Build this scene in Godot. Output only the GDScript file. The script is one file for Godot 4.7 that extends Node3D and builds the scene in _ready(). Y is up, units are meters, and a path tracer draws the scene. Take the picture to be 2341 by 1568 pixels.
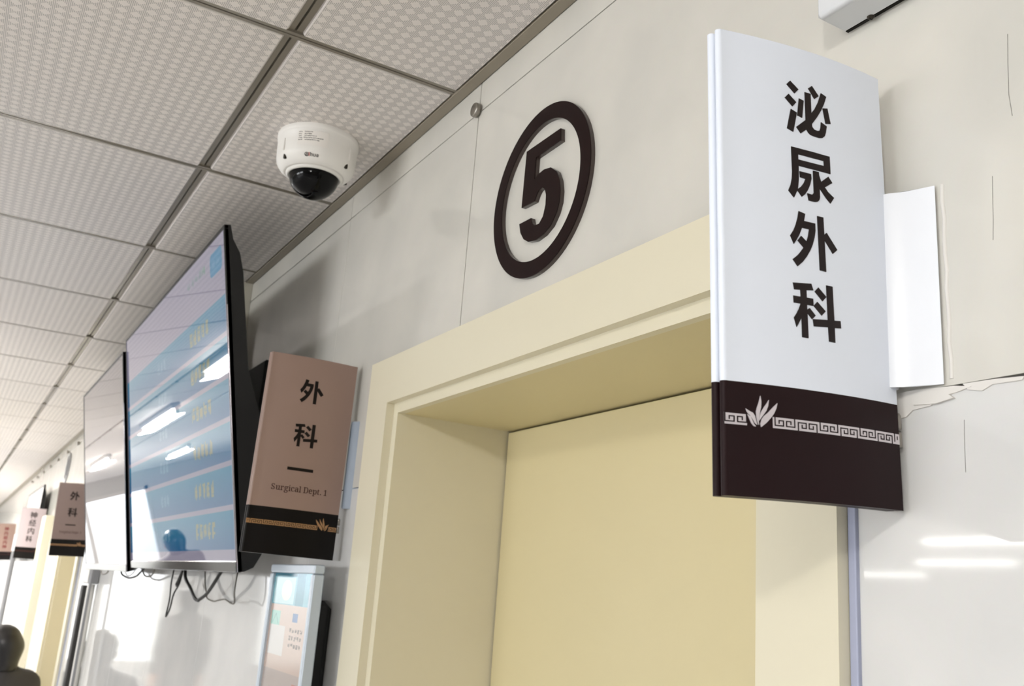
extends Node3D
# A hospital corridor: door 5 with its projecting department signs, dome camera, wall screens.
# World: x towards the right-hand wall, y up, z towards the viewer; floor at y = 0.

const EYE := 1.8            # camera height
const CEIL := 2.6195        # underside of the ceiling grid
const WX := 0.6185          # face of the right-hand wall
const SW := 0.16            # width of a projecting sign
const SH := 0.356           # height of a projecting sign
const SK := 0.0265          # bow of a projecting sign

var M := {}
var names := {}

func _ready() -> void:
	# ---------- camera ----------
	var cam := Camera3D.new()
	cam.name = "camera"
	cam.position = Vector3(0, EYE, 0)
	cam.basis = Basis.from_euler(Vector3(0.26401469, -0.5117131, 0.07430754), EULER_ORDER_YXZ)
	cam.near = 0.02
	cam.far = 100.0
	var ca := CameraAttributesPhysical.new()
	ca.frustum_focal_length = 33.36
	ca.frustum_focus_distance = 0.95
	ca.exposure_aperture = 13.0
	ca.frustum_near = 0.02
	ca.frustum_far = 100.0
	cam.attributes = ca
	cam.fov = 39.57068
	add_child(cam)
	cam.fov = 39.57068
	# ---------- environment ----------
	var we := WorldEnvironment.new()
	we.name = "environment"
	var env := Environment.new()
	env.background_mode = Environment.BG_SKY
	var sky := Sky.new()
	var sm := ProceduralSkyMaterial.new()
	sm.sky_top_color = Color(0.80, 0.86, 0.95)
	sm.sky_horizon_color = Color(0.95, 0.97, 1.0)
	sm.ground_bottom_color = Color(0.70, 0.70, 0.68)
	sm.ground_horizon_color = Color(0.9, 0.9, 0.9)
	sky.sky_material = sm
	env.sky = sky
	env.background_energy_multiplier = 5.0
	env.tonemap_mode = Environment.TONE_MAPPER_LINEAR
	env.tonemap_exposure = 1.0
	env.sdfgi_enabled = true
	env.ssao_enabled = true
	env.ssil_enabled = true
	we.environment = env
	add_child(we)
	# ---------- corridor and hall lamps, one added behind the viewer for the signs: x, z, energy ----------
	var lamps := [[-1.05, 0.67, 1.2, "nearest the viewer"], [-0.9, 3.7, 3.5, "added unseen behind the viewer to brighten the signs"], [-0.33, -4.4, 0.8, "beside the two large wall screens"], [-0.52, -7.3, 9.0, "beside the pale pink sign"], [-0.7, -11.5, 22.0, "beside the farthest sign"],
		[-3.2, -6.4, 1.2, "second row, in the middle"], [-6.1, -4.9, 1.5, "third row, mirrored brightest in the right wall"], [-8.35, -6.7, 1.5, "fourth row, mirrored small in the right wall"], [-10.5, -9.4, 1.5, "row nearest the hall windows"], [-1.85, -13.0, 16.0, "near the end wall"]]
	# daylight through the hall windows: z from, z to, energy
	var days := [[-4.6, -1.2, 25.0], [-0.4, 3.0, 25.0]]
	make_materials()
	for l in lamps:
		tube_lamp(l[0], l[1], l[2], l[3])
	for d in days:
		daylight(-12.9, d[0], d[1], 0.95, 2.35, d[2])
	build_shell()
	build_ceiling()
	build_right_wall()
	build_door("door_1", 0.0)
	build_door("door_2", -4.89)
	build_number()
	build_signs()
	build_camera_dome()
	build_wall_box()
	build_screens()
	build_board()
	build_far_things()
	build_people()

# ======================================================================= helpers
class MB:
	var v := PackedVector3Array()
	var n := PackedVector3Array()
	var uv := PackedVector2Array()
	func tri(a: Vector3, b: Vector3, c: Vector3, na: Vector3, nb: Vector3, nc: Vector3, ua := Vector2.ZERO, ub := Vector2.ZERO, uc := Vector2.ZERO) -> void:
		var g := (c - a).cross(b - a)
		if g.dot(na + nb + nc) >= 0.0:
			v.append_array([a, b, c]); n.append_array([na, nb, nc]); uv.append_array([ua, ub, uc])
		else:
			v.append_array([a, c, b]); n.append_array([na, nc, nb]); uv.append_array([ua, uc, ub])
	func quad(a: Vector3, b: Vector3, c: Vector3, d: Vector3, m: Vector3) -> void:
		tri(a, b, c, m, m, m); tri(a, c, d, m, m, m)
	func quadn(p: Array, m: Array) -> void:
		tri(p[0], p[1], p[2], m[0], m[1], m[2]); tri(p[0], p[2], p[3], m[0], m[2], m[3])
	func quaduv(a: Vector3, b: Vector3, c: Vector3, d: Vector3, m: Vector3, ua: Vector2, ub: Vector2, uc: Vector2, ud: Vector2) -> void:
		tri(a, b, c, m, m, m, ua, ub, uc); tri(a, c, d, m, m, m, ua, uc, ud)
	func mesh() -> ArrayMesh:
		var a := []
		a.resize(Mesh.ARRAY_MAX)
		a[Mesh.ARRAY_VERTEX] = v
		a[Mesh.ARRAY_NORMAL] = n
		a[Mesh.ARRAY_TEX_UV] = uv
		var am := ArrayMesh.new()
		am.add_surface_from_arrays(Mesh.PRIMITIVE_TRIANGLES, a)
		return am
	# a box with chamfered edges, from lo to hi
	func box(lo: Vector3, hi: Vector3, c := 0.0) -> MB:
		var ctr := (lo + hi) * 0.5
		var h := (hi - lo) * 0.5
		c = minf(c, minf(h.x, minf(h.y, h.z)) * 0.9)
		for ax in 3:
			for s in [-1.0, 1.0]:
				var m := Vector3.ZERO
				m[ax] = s
				var p := []
				for k in [[-1, -1], [1, -1], [1, 1], [-1, 1]]:
					var q := Vector3.ZERO
					q[ax] = s * h[ax]
					q[(ax + 1) % 3] = k[0] * (h[(ax + 1) % 3] - c)
					q[(ax + 2) % 3] = k[1] * (h[(ax + 2) % 3] - c)
					p.append(ctr + q)
				quad(p[0], p[1], p[2], p[3], m)
		if c > 0.0:
			for ax in 3:
				var b := (ax + 1) % 3
				var d := (ax + 2) % 3
				for sb in [-1.0, 1.0]:
					for sd in [-1.0, 1.0]:
						var p := []
						var nb := Vector3.ZERO
						nb[b] = sb
						var nd := Vector3.ZERO
						nd[d] = sd
						for k in [[-1, 0], [1, 0], [1, 1], [-1, 1]]:
							var q := Vector3.ZERO
							q[ax] = k[0] * (h[ax] - c)
							q[b] = sb * (h[b] - (c if k[1] == 1 else 0.0))
							q[d] = sd * (h[d] - (0.0 if k[1] == 1 else c))
							p.append(ctr + q)
						quadn(p, [nb, nb, nd, nd])
			for sx in [-1.0, 1.0]:
				for sy in [-1.0, 1.0]:
					for sz in [-1.0, 1.0]:
						var e := h - Vector3.ONE * c
						var s := Vector3(sx, sy, sz)
						tri(ctr + s * Vector3(h.x, e.y, e.z), ctr + s * Vector3(e.x, h.y, e.z), ctr + s * Vector3(e.x, e.y, h.z), Vector3(sx, 0, 0), Vector3(0, sy, 0), Vector3(0, 0, sz))
		return self
	# a flat outline raised by thickness; put() places (outline point, height) in space
	func prism(o: PackedVector2Array, lo: float, hi: float, put: Callable, smooth_angle := 40.0, caps := true) -> MB:
		var k := o.size()
		var area := 0.0
		for i in k:
			area += o[i].cross(o[(i + 1) % k])
		var sg := 1.0 if area > 0.0 else -1.0
		var en := []
		for i in k:
			var e := (o[(i + 1) % k] - o[i]).normalized()
			en.append(Vector2(e.y, -e.x) * sg)
		var cosm := cos(deg_to_rad(smooth_angle))
		for i in k:
			var j := (i + 1) % k
			var n0: Vector2 = en[i]
			var n1: Vector2 = en[i]
			if en[i].dot(en[(i + k - 1) % k]) > cosm: n0 = (en[i] + en[(i + k - 1) % k]).normalized()
			if en[i].dot(en[j]) > cosm: n1 = (en[i] + en[j]).normalized()
			var a: Vector3 = put.call(o[i], lo)
			var b: Vector3 = put.call(o[j], lo)
			var c: Vector3 = put.call(o[j], hi)
			var d: Vector3 = put.call(o[i], hi)
			var e0: Vector3 = (put.call(o[i] + n0 * 0.001, lo) - a).normalized()
			var e1: Vector3 = (put.call(o[j] + n1 * 0.001, lo) - b).normalized()
			quadn([a, b, c, d], [e0, e1, e1, e0])
		if caps:
			var t := Geometry2D.triangulate_polygon(o)
			for s in [lo, hi]:
				for i in range(0, t.size(), 3):
					var a: Vector3 = put.call(o[t[i]], s)
					var b: Vector3 = put.call(o[t[i + 1]], s)
					var c: Vector3 = put.call(o[t[i + 2]], s)
					var up: Vector3 = put.call(o[t[i]], s + (0.001 if s == hi else -0.001)) - a
					var m := up.normalized()
					tri(a, b, c, m, m, m)
		return self
	# a profile (radius, height) turned about the y axis
	func lathe(prof: PackedVector2Array, seg := 48, at := Vector3.ZERO, a0 := 0.0, a1 := TAU) -> MB:
		var nn := []
		for i in prof.size():
			var t := Vector2.ZERO
			if i > 0: t += (prof[i] - prof[i - 1]).normalized()
			if i < prof.size() - 1: t += (prof[i + 1] - prof[i]).normalized()
			t = t.normalized()
			nn.append(Vector2(-t.y, t.x))
		for i in prof.size() - 1:
			for j in seg:
				var u := a0 + (a1 - a0) * j / seg
				var w := a0 + (a1 - a0) * (j + 1) / seg
				var p := []
				var m := []
				for k in [[i, u], [i, w], [i + 1, w], [i + 1, u]]:
					var q: Vector2 = prof[k[0]]
					var r: Vector2 = nn[k[0]]
					p.append(at + Vector3(q.x * cos(k[1]), q.y, q.x * sin(k[1])))
					m.append(Vector3(r.x * cos(k[1]), r.y, r.x * sin(k[1])))
				quadn(p, m)
		return self
	# a round tube along a path
	func tube(path: PackedVector3Array, r: float, seg := 10) -> MB:
		var rings := []
		var up := Vector3(0.31, 0.2, 0.93).normalized()
		for i in path.size():
			var t := (path[mini(i + 1, path.size() - 1)] - path[maxi(i - 1, 0)]).normalized()
			var b := t.cross(up).normalized()
			var c := b.cross(t)
			var ring := []
			for j in seg:
				ring.append(b * cos(TAU * j / seg) + c * sin(TAU * j / seg))
			rings.append(ring)
		for i in path.size() - 1:
			for j in seg:
				var k := (j + 1) % seg
				var a: Array = rings[i]
				var b: Array = rings[i + 1]
				quadn([path[i] + a[j] * r, path[i] + a[k] * r, path[i + 1] + b[k] * r, path[i + 1] + b[j] * r], [a[j], a[k], b[k], b[j]])
		for e in [0, path.size() - 1]:
			var t: Vector3 = (path[e] - path[1 if e == 0 else e - 1]).normalized()
			for j in seg:
				tri(path[e], path[e] + rings[e][j] * r, path[e] + rings[e][(j + 1) % seg] * r, t, t, t)
		return self

func box(lo: Vector3, hi: Vector3, c := 0.0) -> MB:
	return MB.new().box(lo, hi, c)

func numbered(called: String) -> String:
	var k: int = names.get(called, 0)
	names[called] = k + 1
	return called if k == 0 else "%s_%03d" % [called, k]

func obj(called: String, b, m: Material, parent: Node3D = self, at := Vector3.ZERO) -> MeshInstance3D:
	var o := MeshInstance3D.new()
	o.name = numbered(called) if parent == self else called
	o.mesh = b.mesh() if b is MB else b
	o.material_override = m
	o.position = at
	parent.add_child(o, true)
	return o

func thing(called: String, label: String, category: String, at := Vector3.ZERO, group := "") -> Node3D:
	var o := Node3D.new()
	o.name = numbered(called)
	add_child(o)
	o.position = at
	tag(o, label, category, group)
	return o

func tag(o: Node3D, label: String, category: String, group := "") -> Node3D:
	o.set_meta("label", label)
	o.set_meta("category", category)
	if group: o.set_meta("group", group)
	return o

func struct(called: String, b, m: Material) -> MeshInstance3D:
	var o := obj(called, b, m)
	o.name = called
	o.set_meta("kind", "structure")
	return o

func dup(o: Node3D, called: String, label: String, at: Vector3) -> Node3D:
	var c: Node3D = o.duplicate()
	c.name = numbered(called)
	add_child(c)
	c.position = at
	c.set_meta("label", label)
	return c

func pts(flat: Array, s := 0.001) -> PackedVector2Array:
	var o := PackedVector2Array()
	for i in range(0, flat.size(), 2):
		o.append(Vector2(flat[i], flat[i + 1]) * s)
	return o

func smooth_path(p: PackedVector3Array, step := 6) -> PackedVector3Array:
	var o := PackedVector3Array()
	for i in p.size() - 1:
		for k in step:
			o.append(p[i].cubic_interpolate(p[i + 1], p[maxi(i - 1, 0)], p[mini(i + 2, p.size() - 1)], float(k) / step))
	o.append(p[p.size() - 1])
	return o

# ======================================================================= materials
func mat(called: String, c: Color, rough := 0.5, metal := 0.0) -> StandardMaterial3D:
	var m := StandardMaterial3D.new()
	m.resource_name = called
	m.albedo_color = c
	m.roughness = rough
	m.metallic = metal
	return m

func noise_tex(freq: float, seed_: int, lo: Color, hi: Color, oct := 4, normal := false, bump := 2.0) -> NoiseTexture2D:
	var f := FastNoiseLite.new()
	f.seed = seed_
	f.frequency = freq
	f.fractal_octaves = oct
	var t := NoiseTexture2D.new()
	t.width = 512
	t.height = 512
	t.seamless = true
	t.noise = f
	if normal:
		t.as_normal_map = true
		t.bump_strength = bump
	else:
		var g := Gradient.new()
		g.set_color(0, lo)
		g.set_color(1, hi)
		t.color_ramp = g
	return t

func tri_map(m: StandardMaterial3D, scale: float) -> void:
	m.uv1_triplanar = true
	m.uv1_world_triplanar = true
	m.uv1_scale = Vector3.ONE * scale

func make_materials() -> void:
	# polished cream stone panels: faint clouds, near-mirror gloss at a grazing view
	for k in [["stone", Color(0.87, 0.857, 0.82)], ["stone_low", Color(0.885, 0.88, 0.868)], ["stone_warm", Color(0.87, 0.85, 0.79)]]:
		var m := mat(k[0], k[1], 0.05 if k[0] == "stone_low" else 0.09)
		m.albedo_texture = noise_tex(0.006, 7, Color(0.94, 0.945, 0.95), Color(1, 1, 1))
		m.metallic_specular = 0.5
		tri_map(m, 1.3)
		M[k[0]] = m
	M.paint = mat("cream_paint", Color(0.89, 0.862, 0.765), 0.42)
	M.paint.normal_enabled = true
	M.paint.normal_texture = noise_tex(0.05, 3, Color.BLACK, Color.WHITE, 3, true, 1.0)
	M.paint.normal_scale = 0.12
	tri_map(M.paint, 6.0)
	M.leaf = M.paint.duplicate()
	M.leaf.albedo_color = Color(0.86, 0.812, 0.645)
	M.gap = mat("dark_gap", Color(0.13, 0.12, 0.10), 0.9)
	M.grid = mat("grid_metal", Color(0.56, 0.53, 0.48), 0.24)
	M.tile_edge = mat("tile_edge", Color(0.88, 0.86, 0.83), 0.5)
	M.angle = mat("wall_angle", Color(0.60, 0.565, 0.50), 0.42)
	M.tile = mat("perforated_tile", Color(0.96, 0.935, 0.925), 0.48)
	M.tile.albedo_texture = perforation()
	M.plaster = mat("hall_plaster", Color(0.86, 0.855, 0.84), 0.7)
	M.plaster_dark = mat("taupe_plaster", Color(0.6, 0.58, 0.55), 0.7)
	M.filler = mat("wall_filler", Color(0.90, 0.885, 0.86), 0.6)
	M.slab = mat("hall_ceiling", Color(0.9, 0.89, 0.88), 0.8)
	M.floor = mat("floor_stone", Color(0.9, 0.895, 0.89), 0.3)
	M.floor.albedo_texture = noise_tex(0.03, 11, Color(0.85, 0.85, 0.85), Color(1, 1, 1))
	tri_map(M.floor, 1.0)
	M.steel = mat("brushed_steel", Color(0.62, 0.60, 0.57), 0.32, 0.9)
	M.blue_strip = mat("blue_grey_strip", Color(0.66, 0.68, 0.77), 0.35)
	M.maroon = mat("maroon_acrylic", Color(0.10, 0.035, 0.035), 0.35)
	M.clear_edge = mat("acrylic_edge", Color(0.27, 0.225, 0.21), 0.08)
	M.white_sign = mat("white_sign_sheet", Color(0.93, 0.953, 0.995), 0.42)
	M.band = mat("maroon_sign_band", Color(0.14, 0.085, 0.09), 0.36)
	M.rose = mat("rose_sign_sheet", Color(0.60, 0.50, 0.455), 0.35)
	M.rose_shaded = mat("shaded_rose_sheet", Color(0.50, 0.425, 0.395), 0.35)  # rose sheet darkened: the shade on its face is put into the colour
	M.pink = mat("pale_pink_sign_sheet", Color(0.66, 0.61, 0.61), 0.4)
	M.black_band = mat("black_sign_band", Color(0.10, 0.09, 0.085), 0.3)
	M.print = mat("black_print", Color(0.14, 0.105, 0.105), 0.4)
	M.print2 = mat("black_ink", Color(0.13, 0.11, 0.10), 0.4)
	M.brown = mat("brown_ink", Color(0.25, 0.15, 0.13), 0.5)
	M.red = mat("red_ink", Color(0.45, 0.16, 0.15), 0.5)
	M.logo_red = mat("red_mark", Color(0.85, 0.22, 0.16), 0.5)
	M.fret = mat("white_print", Color(0.86, 0.83, 0.845), 0.45)
	M.gold = mat("gold_print", Color(0.66, 0.50, 0.34), 0.45)
	M.core = mat("dark_core", Color(0.16, 0.15, 0.15), 0.6)
	M.alu = mat("white_powder_coat", Color(0.95, 0.96, 0.98), 0.3)
	M.holder_shaded = mat("shaded_holder", Color(0.60, 0.645, 0.70), 0.4)  # white holder darkened: the shadow on it is put into its colour
	M.shell = mat("white_plastic", Color(0.965, 0.955, 0.935), 0.38)
	M.dome = mat("smoked_dome", Color(0.02, 0.02, 0.022), 0.06)
	M.dome.metallic_specular = 0.3
	M.rim = mat("clear_dome_rim", Color(0.75, 0.73, 0.69), 0.15)
	M.screw = mat("dark_screw", Color(0.22, 0.20, 0.17), 0.4, 0.6)
	M.enamel = mat("white_enamel", Color(0.88, 0.89, 0.90), 0.22)
	M.black = mat("black_plastic", Color(0.045, 0.045, 0.045), 0.55)
	M.gloss = mat("gloss_black", Color(0.035, 0.03, 0.04), 0.35)
	M.lip = mat("mirror_black_lip", Color(0.05, 0.045, 0.055), 0.08)
	M.chrome = mat("chrome_lip", Color(0.75, 0.72, 0.74), 0.1, 0.8)
	M.cable = mat("black_cable", Color(0.07, 0.065, 0.06), 0.6)
	M.wire = mat("grey_wire", Color(0.40, 0.38, 0.35), 0.6)
	M.frame = mat("silver_blue_frame", Color(0.78, 0.82, 0.86), 0.3, 0.1)
	M.pipe = mat("grey_pipe", Color(0.55, 0.55, 0.56), 0.4)
	M.white_pipe = mat("white_pipe", Color(0.9, 0.89, 0.87), 0.35)
	M.leafwhite = mat("white_laminate", Color(0.92, 0.91, 0.89), 0.3)
	M.glass = mat("window_glass", Color(0.95, 0.98, 1.0, 0.06), 0.02)
	M.glass.transparency = BaseMaterial3D.TRANSPARENCY_ALPHA
	M.tube = mat("lit_tube", Color(1, 1, 1), 0.5)
	M.tube.emission_enabled = true
	M.tube.emission = Color(1.0, 0.985, 0.96)
	M.tube.emission_energy_multiplier = 22.0
	M.skin = mat("skin", Color(0.80, 0.62, 0.52), 0.55)
	M.hair = mat("dark_hair", Color(0.12, 0.115, 0.125), 0.32)
	M.coat = mat("charcoal_coat", Color(0.22, 0.215, 0.235), 0.8)
	M.coat2 = mat("grey_shirt", Color(0.33, 0.32, 0.31), 0.8)
	M.trousers = mat("dark_trousers", Color(0.14, 0.14, 0.16), 0.85)
	M.shoe = mat("black_shoe", Color(0.06, 0.06, 0.06), 0.5)
	M.mask = mat("white_mask", Color(0.92, 0.93, 0.95), 0.7)
	M.poster = mat("board_print", Color(1, 1, 1), 0.12)
	M.poster.albedo_texture = board_print()
	M.screen = mat("screen_picture", Color(0.02, 0.02, 0.025), 0.015)
	M.screen.metallic_specular = 0.55
	M.screen.emission_enabled = true
	M.screen.emission = Color.BLACK
	M.screen.emission_texture = screen_picture()
	M.screen.emission_energy_multiplier = 0.42
	M.screen2 = mat("screen_glare_glow", Color(0.05, 0.045, 0.05), 0.015)
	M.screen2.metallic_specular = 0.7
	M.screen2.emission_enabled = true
	M.screen2.emission = Color(0.56, 0.52, 0.55)  # grey glow put in for the glare mirrored on a dark screen
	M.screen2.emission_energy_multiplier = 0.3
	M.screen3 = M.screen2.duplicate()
	M.screen3.emission = Color(0.95, 0.94, 0.93)  # white glow put in for the reflection in the far screen
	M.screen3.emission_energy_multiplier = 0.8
	for k in [M.maroon, M.print, M.print2, M.band, M.black_band, M.brown]: k.metallic_specular = 0.22
	M.sticker = mat("printed_sticker", Color(1, 1, 1), 0.4)
	M.sticker.albedo_texture = sticker_print()

# one 20 mm cell of the ceiling tile: fine holes everywhere but on a plain diamond
func perforation() -> Texture2D:
	var s := 256
	var im := Image.create(s, s, false, Image.FORMAT_RGB8)
	for y in s:
		for x in s:
			var c := 1.0
			var gx := fmod(x, 32.0) - 16.0
			var gy := fmod(y, 32.0) - 16.0
			var cx := floorf(x / 32.0) * 32.0 + 16.0 - 128.0
			var cy := floorf(y / 32.0) * 32.0 + 16.0 - 128.0
			if absf(cx) + absf(cy) > 100.0 and gx * gx + gy * gy < 90.0:
				c = 0.5
			im.set_pixel(x, y, Color(c, c, c * 0.99))
	return ImageTexture.create_from_image(im)

# what the queue screen shows: pale header with a blue badge, then rows of blue bars with yellow names
func screen_picture() -> Texture2D:
	var w := 640
	var h := 360
	var im := Image.create(w, h, false, Image.FORMAT_RGB8)
	im.fill(Color(0.70, 0.68, 0.78))
	var rng := RandomNumberGenerator.new()
	rng.seed = 5
	# u = 0 is the end nearest the door
	for x in range(12, 66):
		for y in range(13, 40):
			var dx := maxf(0, maxf(18.0 - x, x - 59.0))
			var dy := maxf(0, maxf(19.0 - y, y - 33.0))
			if dx * dx + dy * dy < 38.0:
				im.set_pixel(x, y, Color(0.10, 0.60, 0.80))
	marks(im, Rect2i(24, 22, 32, 10), Color(0.42, 0.68, 0.85), rng)
	marks(im, Rect2i(90, 15, 18, 15), Color(0.47, 0.66, 0.60), rng)
	marks(im, Rect2i(108, 17, 62, 11), Color(0.54, 0.63, 0.67), rng)
	for r in 6:
		var y0 := 72 + r * 47
		for y in range(y0, mini(y0 + 41, h)):
			var k := float(y - y0) / 41.0
			im.fill_rect(Rect2i(4, y, w - 8, 1), Color(0.06, 0.60, 0.76).lerp(Color(0.10, 0.46, 0.69), k))
		marks(im, Rect2i(84, y0 + 10, 88, 20), Color(0.66, 0.66, 0.50), rng)
		marks(im, Rect2i(330, y0 + 12, 50, 18), Color(0.40, 0.66, 0.80), rng)
	return ImageTexture.create_from_image(im)

func marks(im: Image, r: Rect2i, c: Color, rng: RandomNumberGenerator) -> void:
	var x := r.position.x
	while x < r.end.x:
		for k in 4:
			var yy := r.position.y + rng.randi_range(0, r.size.y - 4)
			im.fill_rect(Rect2i(x, yy, rng.randi_range(6, 14), 3), c)
			im.fill_rect(Rect2i(x + rng.randi_range(0, 12), r.position.y + rng.randi_range(0, 5), 3, r.size.y - 6), c)
		x += 20

func board_print() -> Texture2D:
	var w := 300
	var h := 680
	var im := Image.create(w, h, false, Image.FORMAT_RGB8)
	var rng := RandomNumberGenerator.new()
	rng.seed = 9
	im.fill(Color(0.77, 0.69, 0.64))
	im.fill_rect(Rect2i(0, 0, w, 76), Color(0.40, 0.66, 0.72))
	im.fill_rect(Rect2i(185, 0, 60, 76), Color(0.22, 0.53, 0.61))
	im.fill_rect(Rect2i(0, 0, 180, 8), Color(0.14, 0.44, 0.52))
	im.fill_rect(Rect2i(8, 10, 165, 64), Color(0.66, 0.80, 0.82))
	for x in range(70, 150):
		for y in range(16, 66):
			if pow((x - 110) / 40.0, 2) + pow((y - 41) / 25.0, 2) < 1.0:
				im.set_pixel(x, y, Color(0.84, 0.83, 0.80))
	im.fill_rect(Rect2i(14, 92, 70, 34), Color(0.52, 0.75, 0.70))
	for k in 24:
		im.fill_rect(Rect2i(48 - k, 98 + k, 3, 2), Color(0.36, 0.58, 0.55))
		im.fill_rect(Rect2i(48 + k, 98 + k, 3, 2), Color(0.36, 0.58, 0.55))
	im.fill_rect(Rect2i(182, 94, 38, 20), Color(0.26, 0.43, 0.63))
	im.fill_rect(Rect2i(14, 126, 120, 70), Color(0.80, 0.79, 0.78))
	for k in 3:
		marks(im, Rect2i(170, 128 + k * 17, 100, 12), Color(0.40, 0.35, 0.33), rng)
	im.fill_rect(Rect2i(0, 230, w, 170), Color(0.70, 0.65, 0.62))
	marks(im, Rect2i(30, 300, 60, 16), Color(0.50, 0.50, 0.53), rng)
	im.fill_rect(Rect2i(235, 250, 40, 150), Color(0.72, 0.54, 0.48))
	for k in 9:
		marks(im, Rect2i(24, 430 + k * 24, 240, 12), Color(0.48, 0.44, 0.42), rng)
	return ImageTexture.create_from_image(im)

func sticker_print() -> Texture2D:
	var im := Image.create(192, 128, false, Image.FORMAT_RGB8)
	var rng := RandomNumberGenerator.new()
	rng.seed = 21
	im.fill(Color(0.97, 0.955, 0.93))
	var long := [92, 88, 120, 160, 136]
	for k in 5:
		var x := 6
		while x < long[k]:
			var wd := rng.randi_range(2, 6)
			if not (x > 26 and x < 40):
				im.fill_rect(Rect2i(x, 8 + k * 17 + rng.randi_range(0, 2), wd, rng.randi_range(5, 8)), Color(0.24, 0.22, 0.21))
			x += wd + rng.randi_range(1, 3)
	return ImageTexture.create_from_image(im)

# ======================================================================= shell of the room
func build_shell() -> void:
	struct("floor", box(Vector3(-13, -0.1, -18.2), Vector3(1.1, 0, 6.2)), M.floor)
	struct("ceiling", box(Vector3(-13, CEIL + 0.03, -18.2), Vector3(1.1, CEIL + 0.13, 6.2)), M.slab)
	struct("ceiling_hall", box(Vector3(-13, CEIL, -18), Vector3(-0.893, CEIL + 0.03, 6)), M.slab)
	struct("wall_front", box(Vector3(-13, 0, 6), Vector3(1.1, CEIL + 0.03, 6.2)), M.plaster_dark)
	# left wall of the hall and the end wall, each with a row of windows
	window_wall("wall_left", Vector3(-13.2, 0, -18), Vector3(-13, CEIL + 0.03, 6), 2, [[-4.6, -1.2], [-0.4, 3.0]], 0.95, 2.35, 1)
	window_wall("wall_back", Vector3(-13, 0, -18.2), Vector3(0.7, CEIL + 0.03, -18), 0, [[-11.5, -8.5], [-7.0, -4.0], [-2.3, -0.2]], 0.3, 2.35, 5)

func window_wall(called: String, lo: Vector3, hi: Vector3, along: int, holes: Array, y0: float, y1: float, first: int) -> void:
	var w := struct(called, box(lo, Vector3(hi.x, y0, hi.z)), M.plaster)
	var m := MB.new()
	m.box(Vector3(lo.x, y1, lo.z), hi)
	var p: float = lo[along]
	for h in holes + [[hi[along], 0]]:
		var a := Vector3(lo.x, y0, lo.z)
		var b := Vector3(hi.x, y1, hi.z)
		a[along] = p
		b[along] = h[0]
		m.box(a, b)
		p = h[1]
	obj("pier", m, M.plaster, w)
	var n := first
	for h in holes:
		var f := MB.new()
		var a := Vector3(lo.x + 0.05, y0, lo.z + 0.05)
		var b := Vector3(hi.x - 0.05, y1, hi.z - 0.05)
		a[along] = h[0]
		b[along] = h[1]
		for k in 4:
			var c := a
			var d := b
			if k == 0: d.y = y0 + 0.06
			elif k == 1: c.y = y1 - 0.06
			else:
				var q: float = h[0] if k == 2 else h[1] - 0.06
				c[along] = q
				d[along] = q + 0.06
			f.box(c, d)
		var mid: float = (h[0] + h[1]) * 0.5
		var c := a
		var d := b
		c[along] = mid - 0.03
		d[along] = mid + 0.03
		f.box(c, d)
		var o := struct("window_%d" % n, f, M.leafwhite)
		var g0 := (a + b) * 0.5
		var g1 := g0
		g0[along] = h[0]; g1[along] = h[1]
		g0.y = y0; g1.y = y1
		var t := 0 if along == 2 else 2
		g0[t] -= 0.003; g1[t] += 0.003
		obj("pane", box(g0, g1), M.glass, o)
		n += 1

# daylight that a window lets in
func daylight(x: float, z0: float, z1: float, y0: float, y1: float, e: float) -> void:
	var l := AreaLight3D.new()
	l.name = "window_light"
	l.area_size = Vector2(z1 - z0, y1 - y0)
	l.light_energy = e
	l.light_color = Color(0.98, 0.99, 1.0)
	l.area_range = 40.0
	l.shadow_enabled = true
	l.position = Vector3(x, (y0 + y1) * 0.5, (z0 + z1) * 0.5)
	l.rotation.y = -PI / 2
	add_child(l)

# one bare fluorescent batten under the ceiling, lying along the corridor
func tube_lamp(x: float, z: float, e: float, which: String) -> void:
	var t := thing("ceiling_lamp", "bare white fluorescent batten on the ceiling, " + which, "lamp", Vector3(x, CEIL, z), "fluorescent battens on the ceiling")
	obj("housing", box(Vector3(-0.03, -0.035, -0.62), Vector3(0.03, 0, 0.62), 0.004), M.enamel, t)
	obj("tube", MB.new().tube(PackedVector3Array([Vector3(0, -0.055, -0.6), Vector3(0, -0.055, 0.6)]), 0.014, 12), M.tube, t)
	for s in [-1.0, 1.0]:
		obj("end_holder", box(Vector3(-0.012, -0.075, s * 0.61 - 0.008), Vector3(0.012, -0.035, s * 0.61 + 0.008), 0.003), M.enamel, t)
	if z > 0.0 and z < 1.0:
		# the nearest batten throws its light sideways as well
		var o := OmniLight3D.new()
		o.name = "lamp_glow"
		o.light_energy = 0.72
		o.light_color = Color(1.0, 0.99, 0.975)
		o.light_size = 0.05
		o.omni_range = 40.0
		o.omni_attenuation = 2.0
		o.shadow_enabled = true
		o.position = Vector3(0, -0.13, 0)
		t.add_child(o)
	var l := AreaLight3D.new()
	l.name = "lamp_light"
	l.area_size = Vector2(0.10, 1.2)
	l.light_energy = e
	l.light_color = Color(1.0, 0.99, 0.975)
	l.area_range = 40.0
	l.area_attenuation = 2.0
	l.shadow_enabled = true
	l.position = Vector3(0, -0.078, 0)
	l.rotation.x = -PI / 2
	t.add_child(l)

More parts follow.
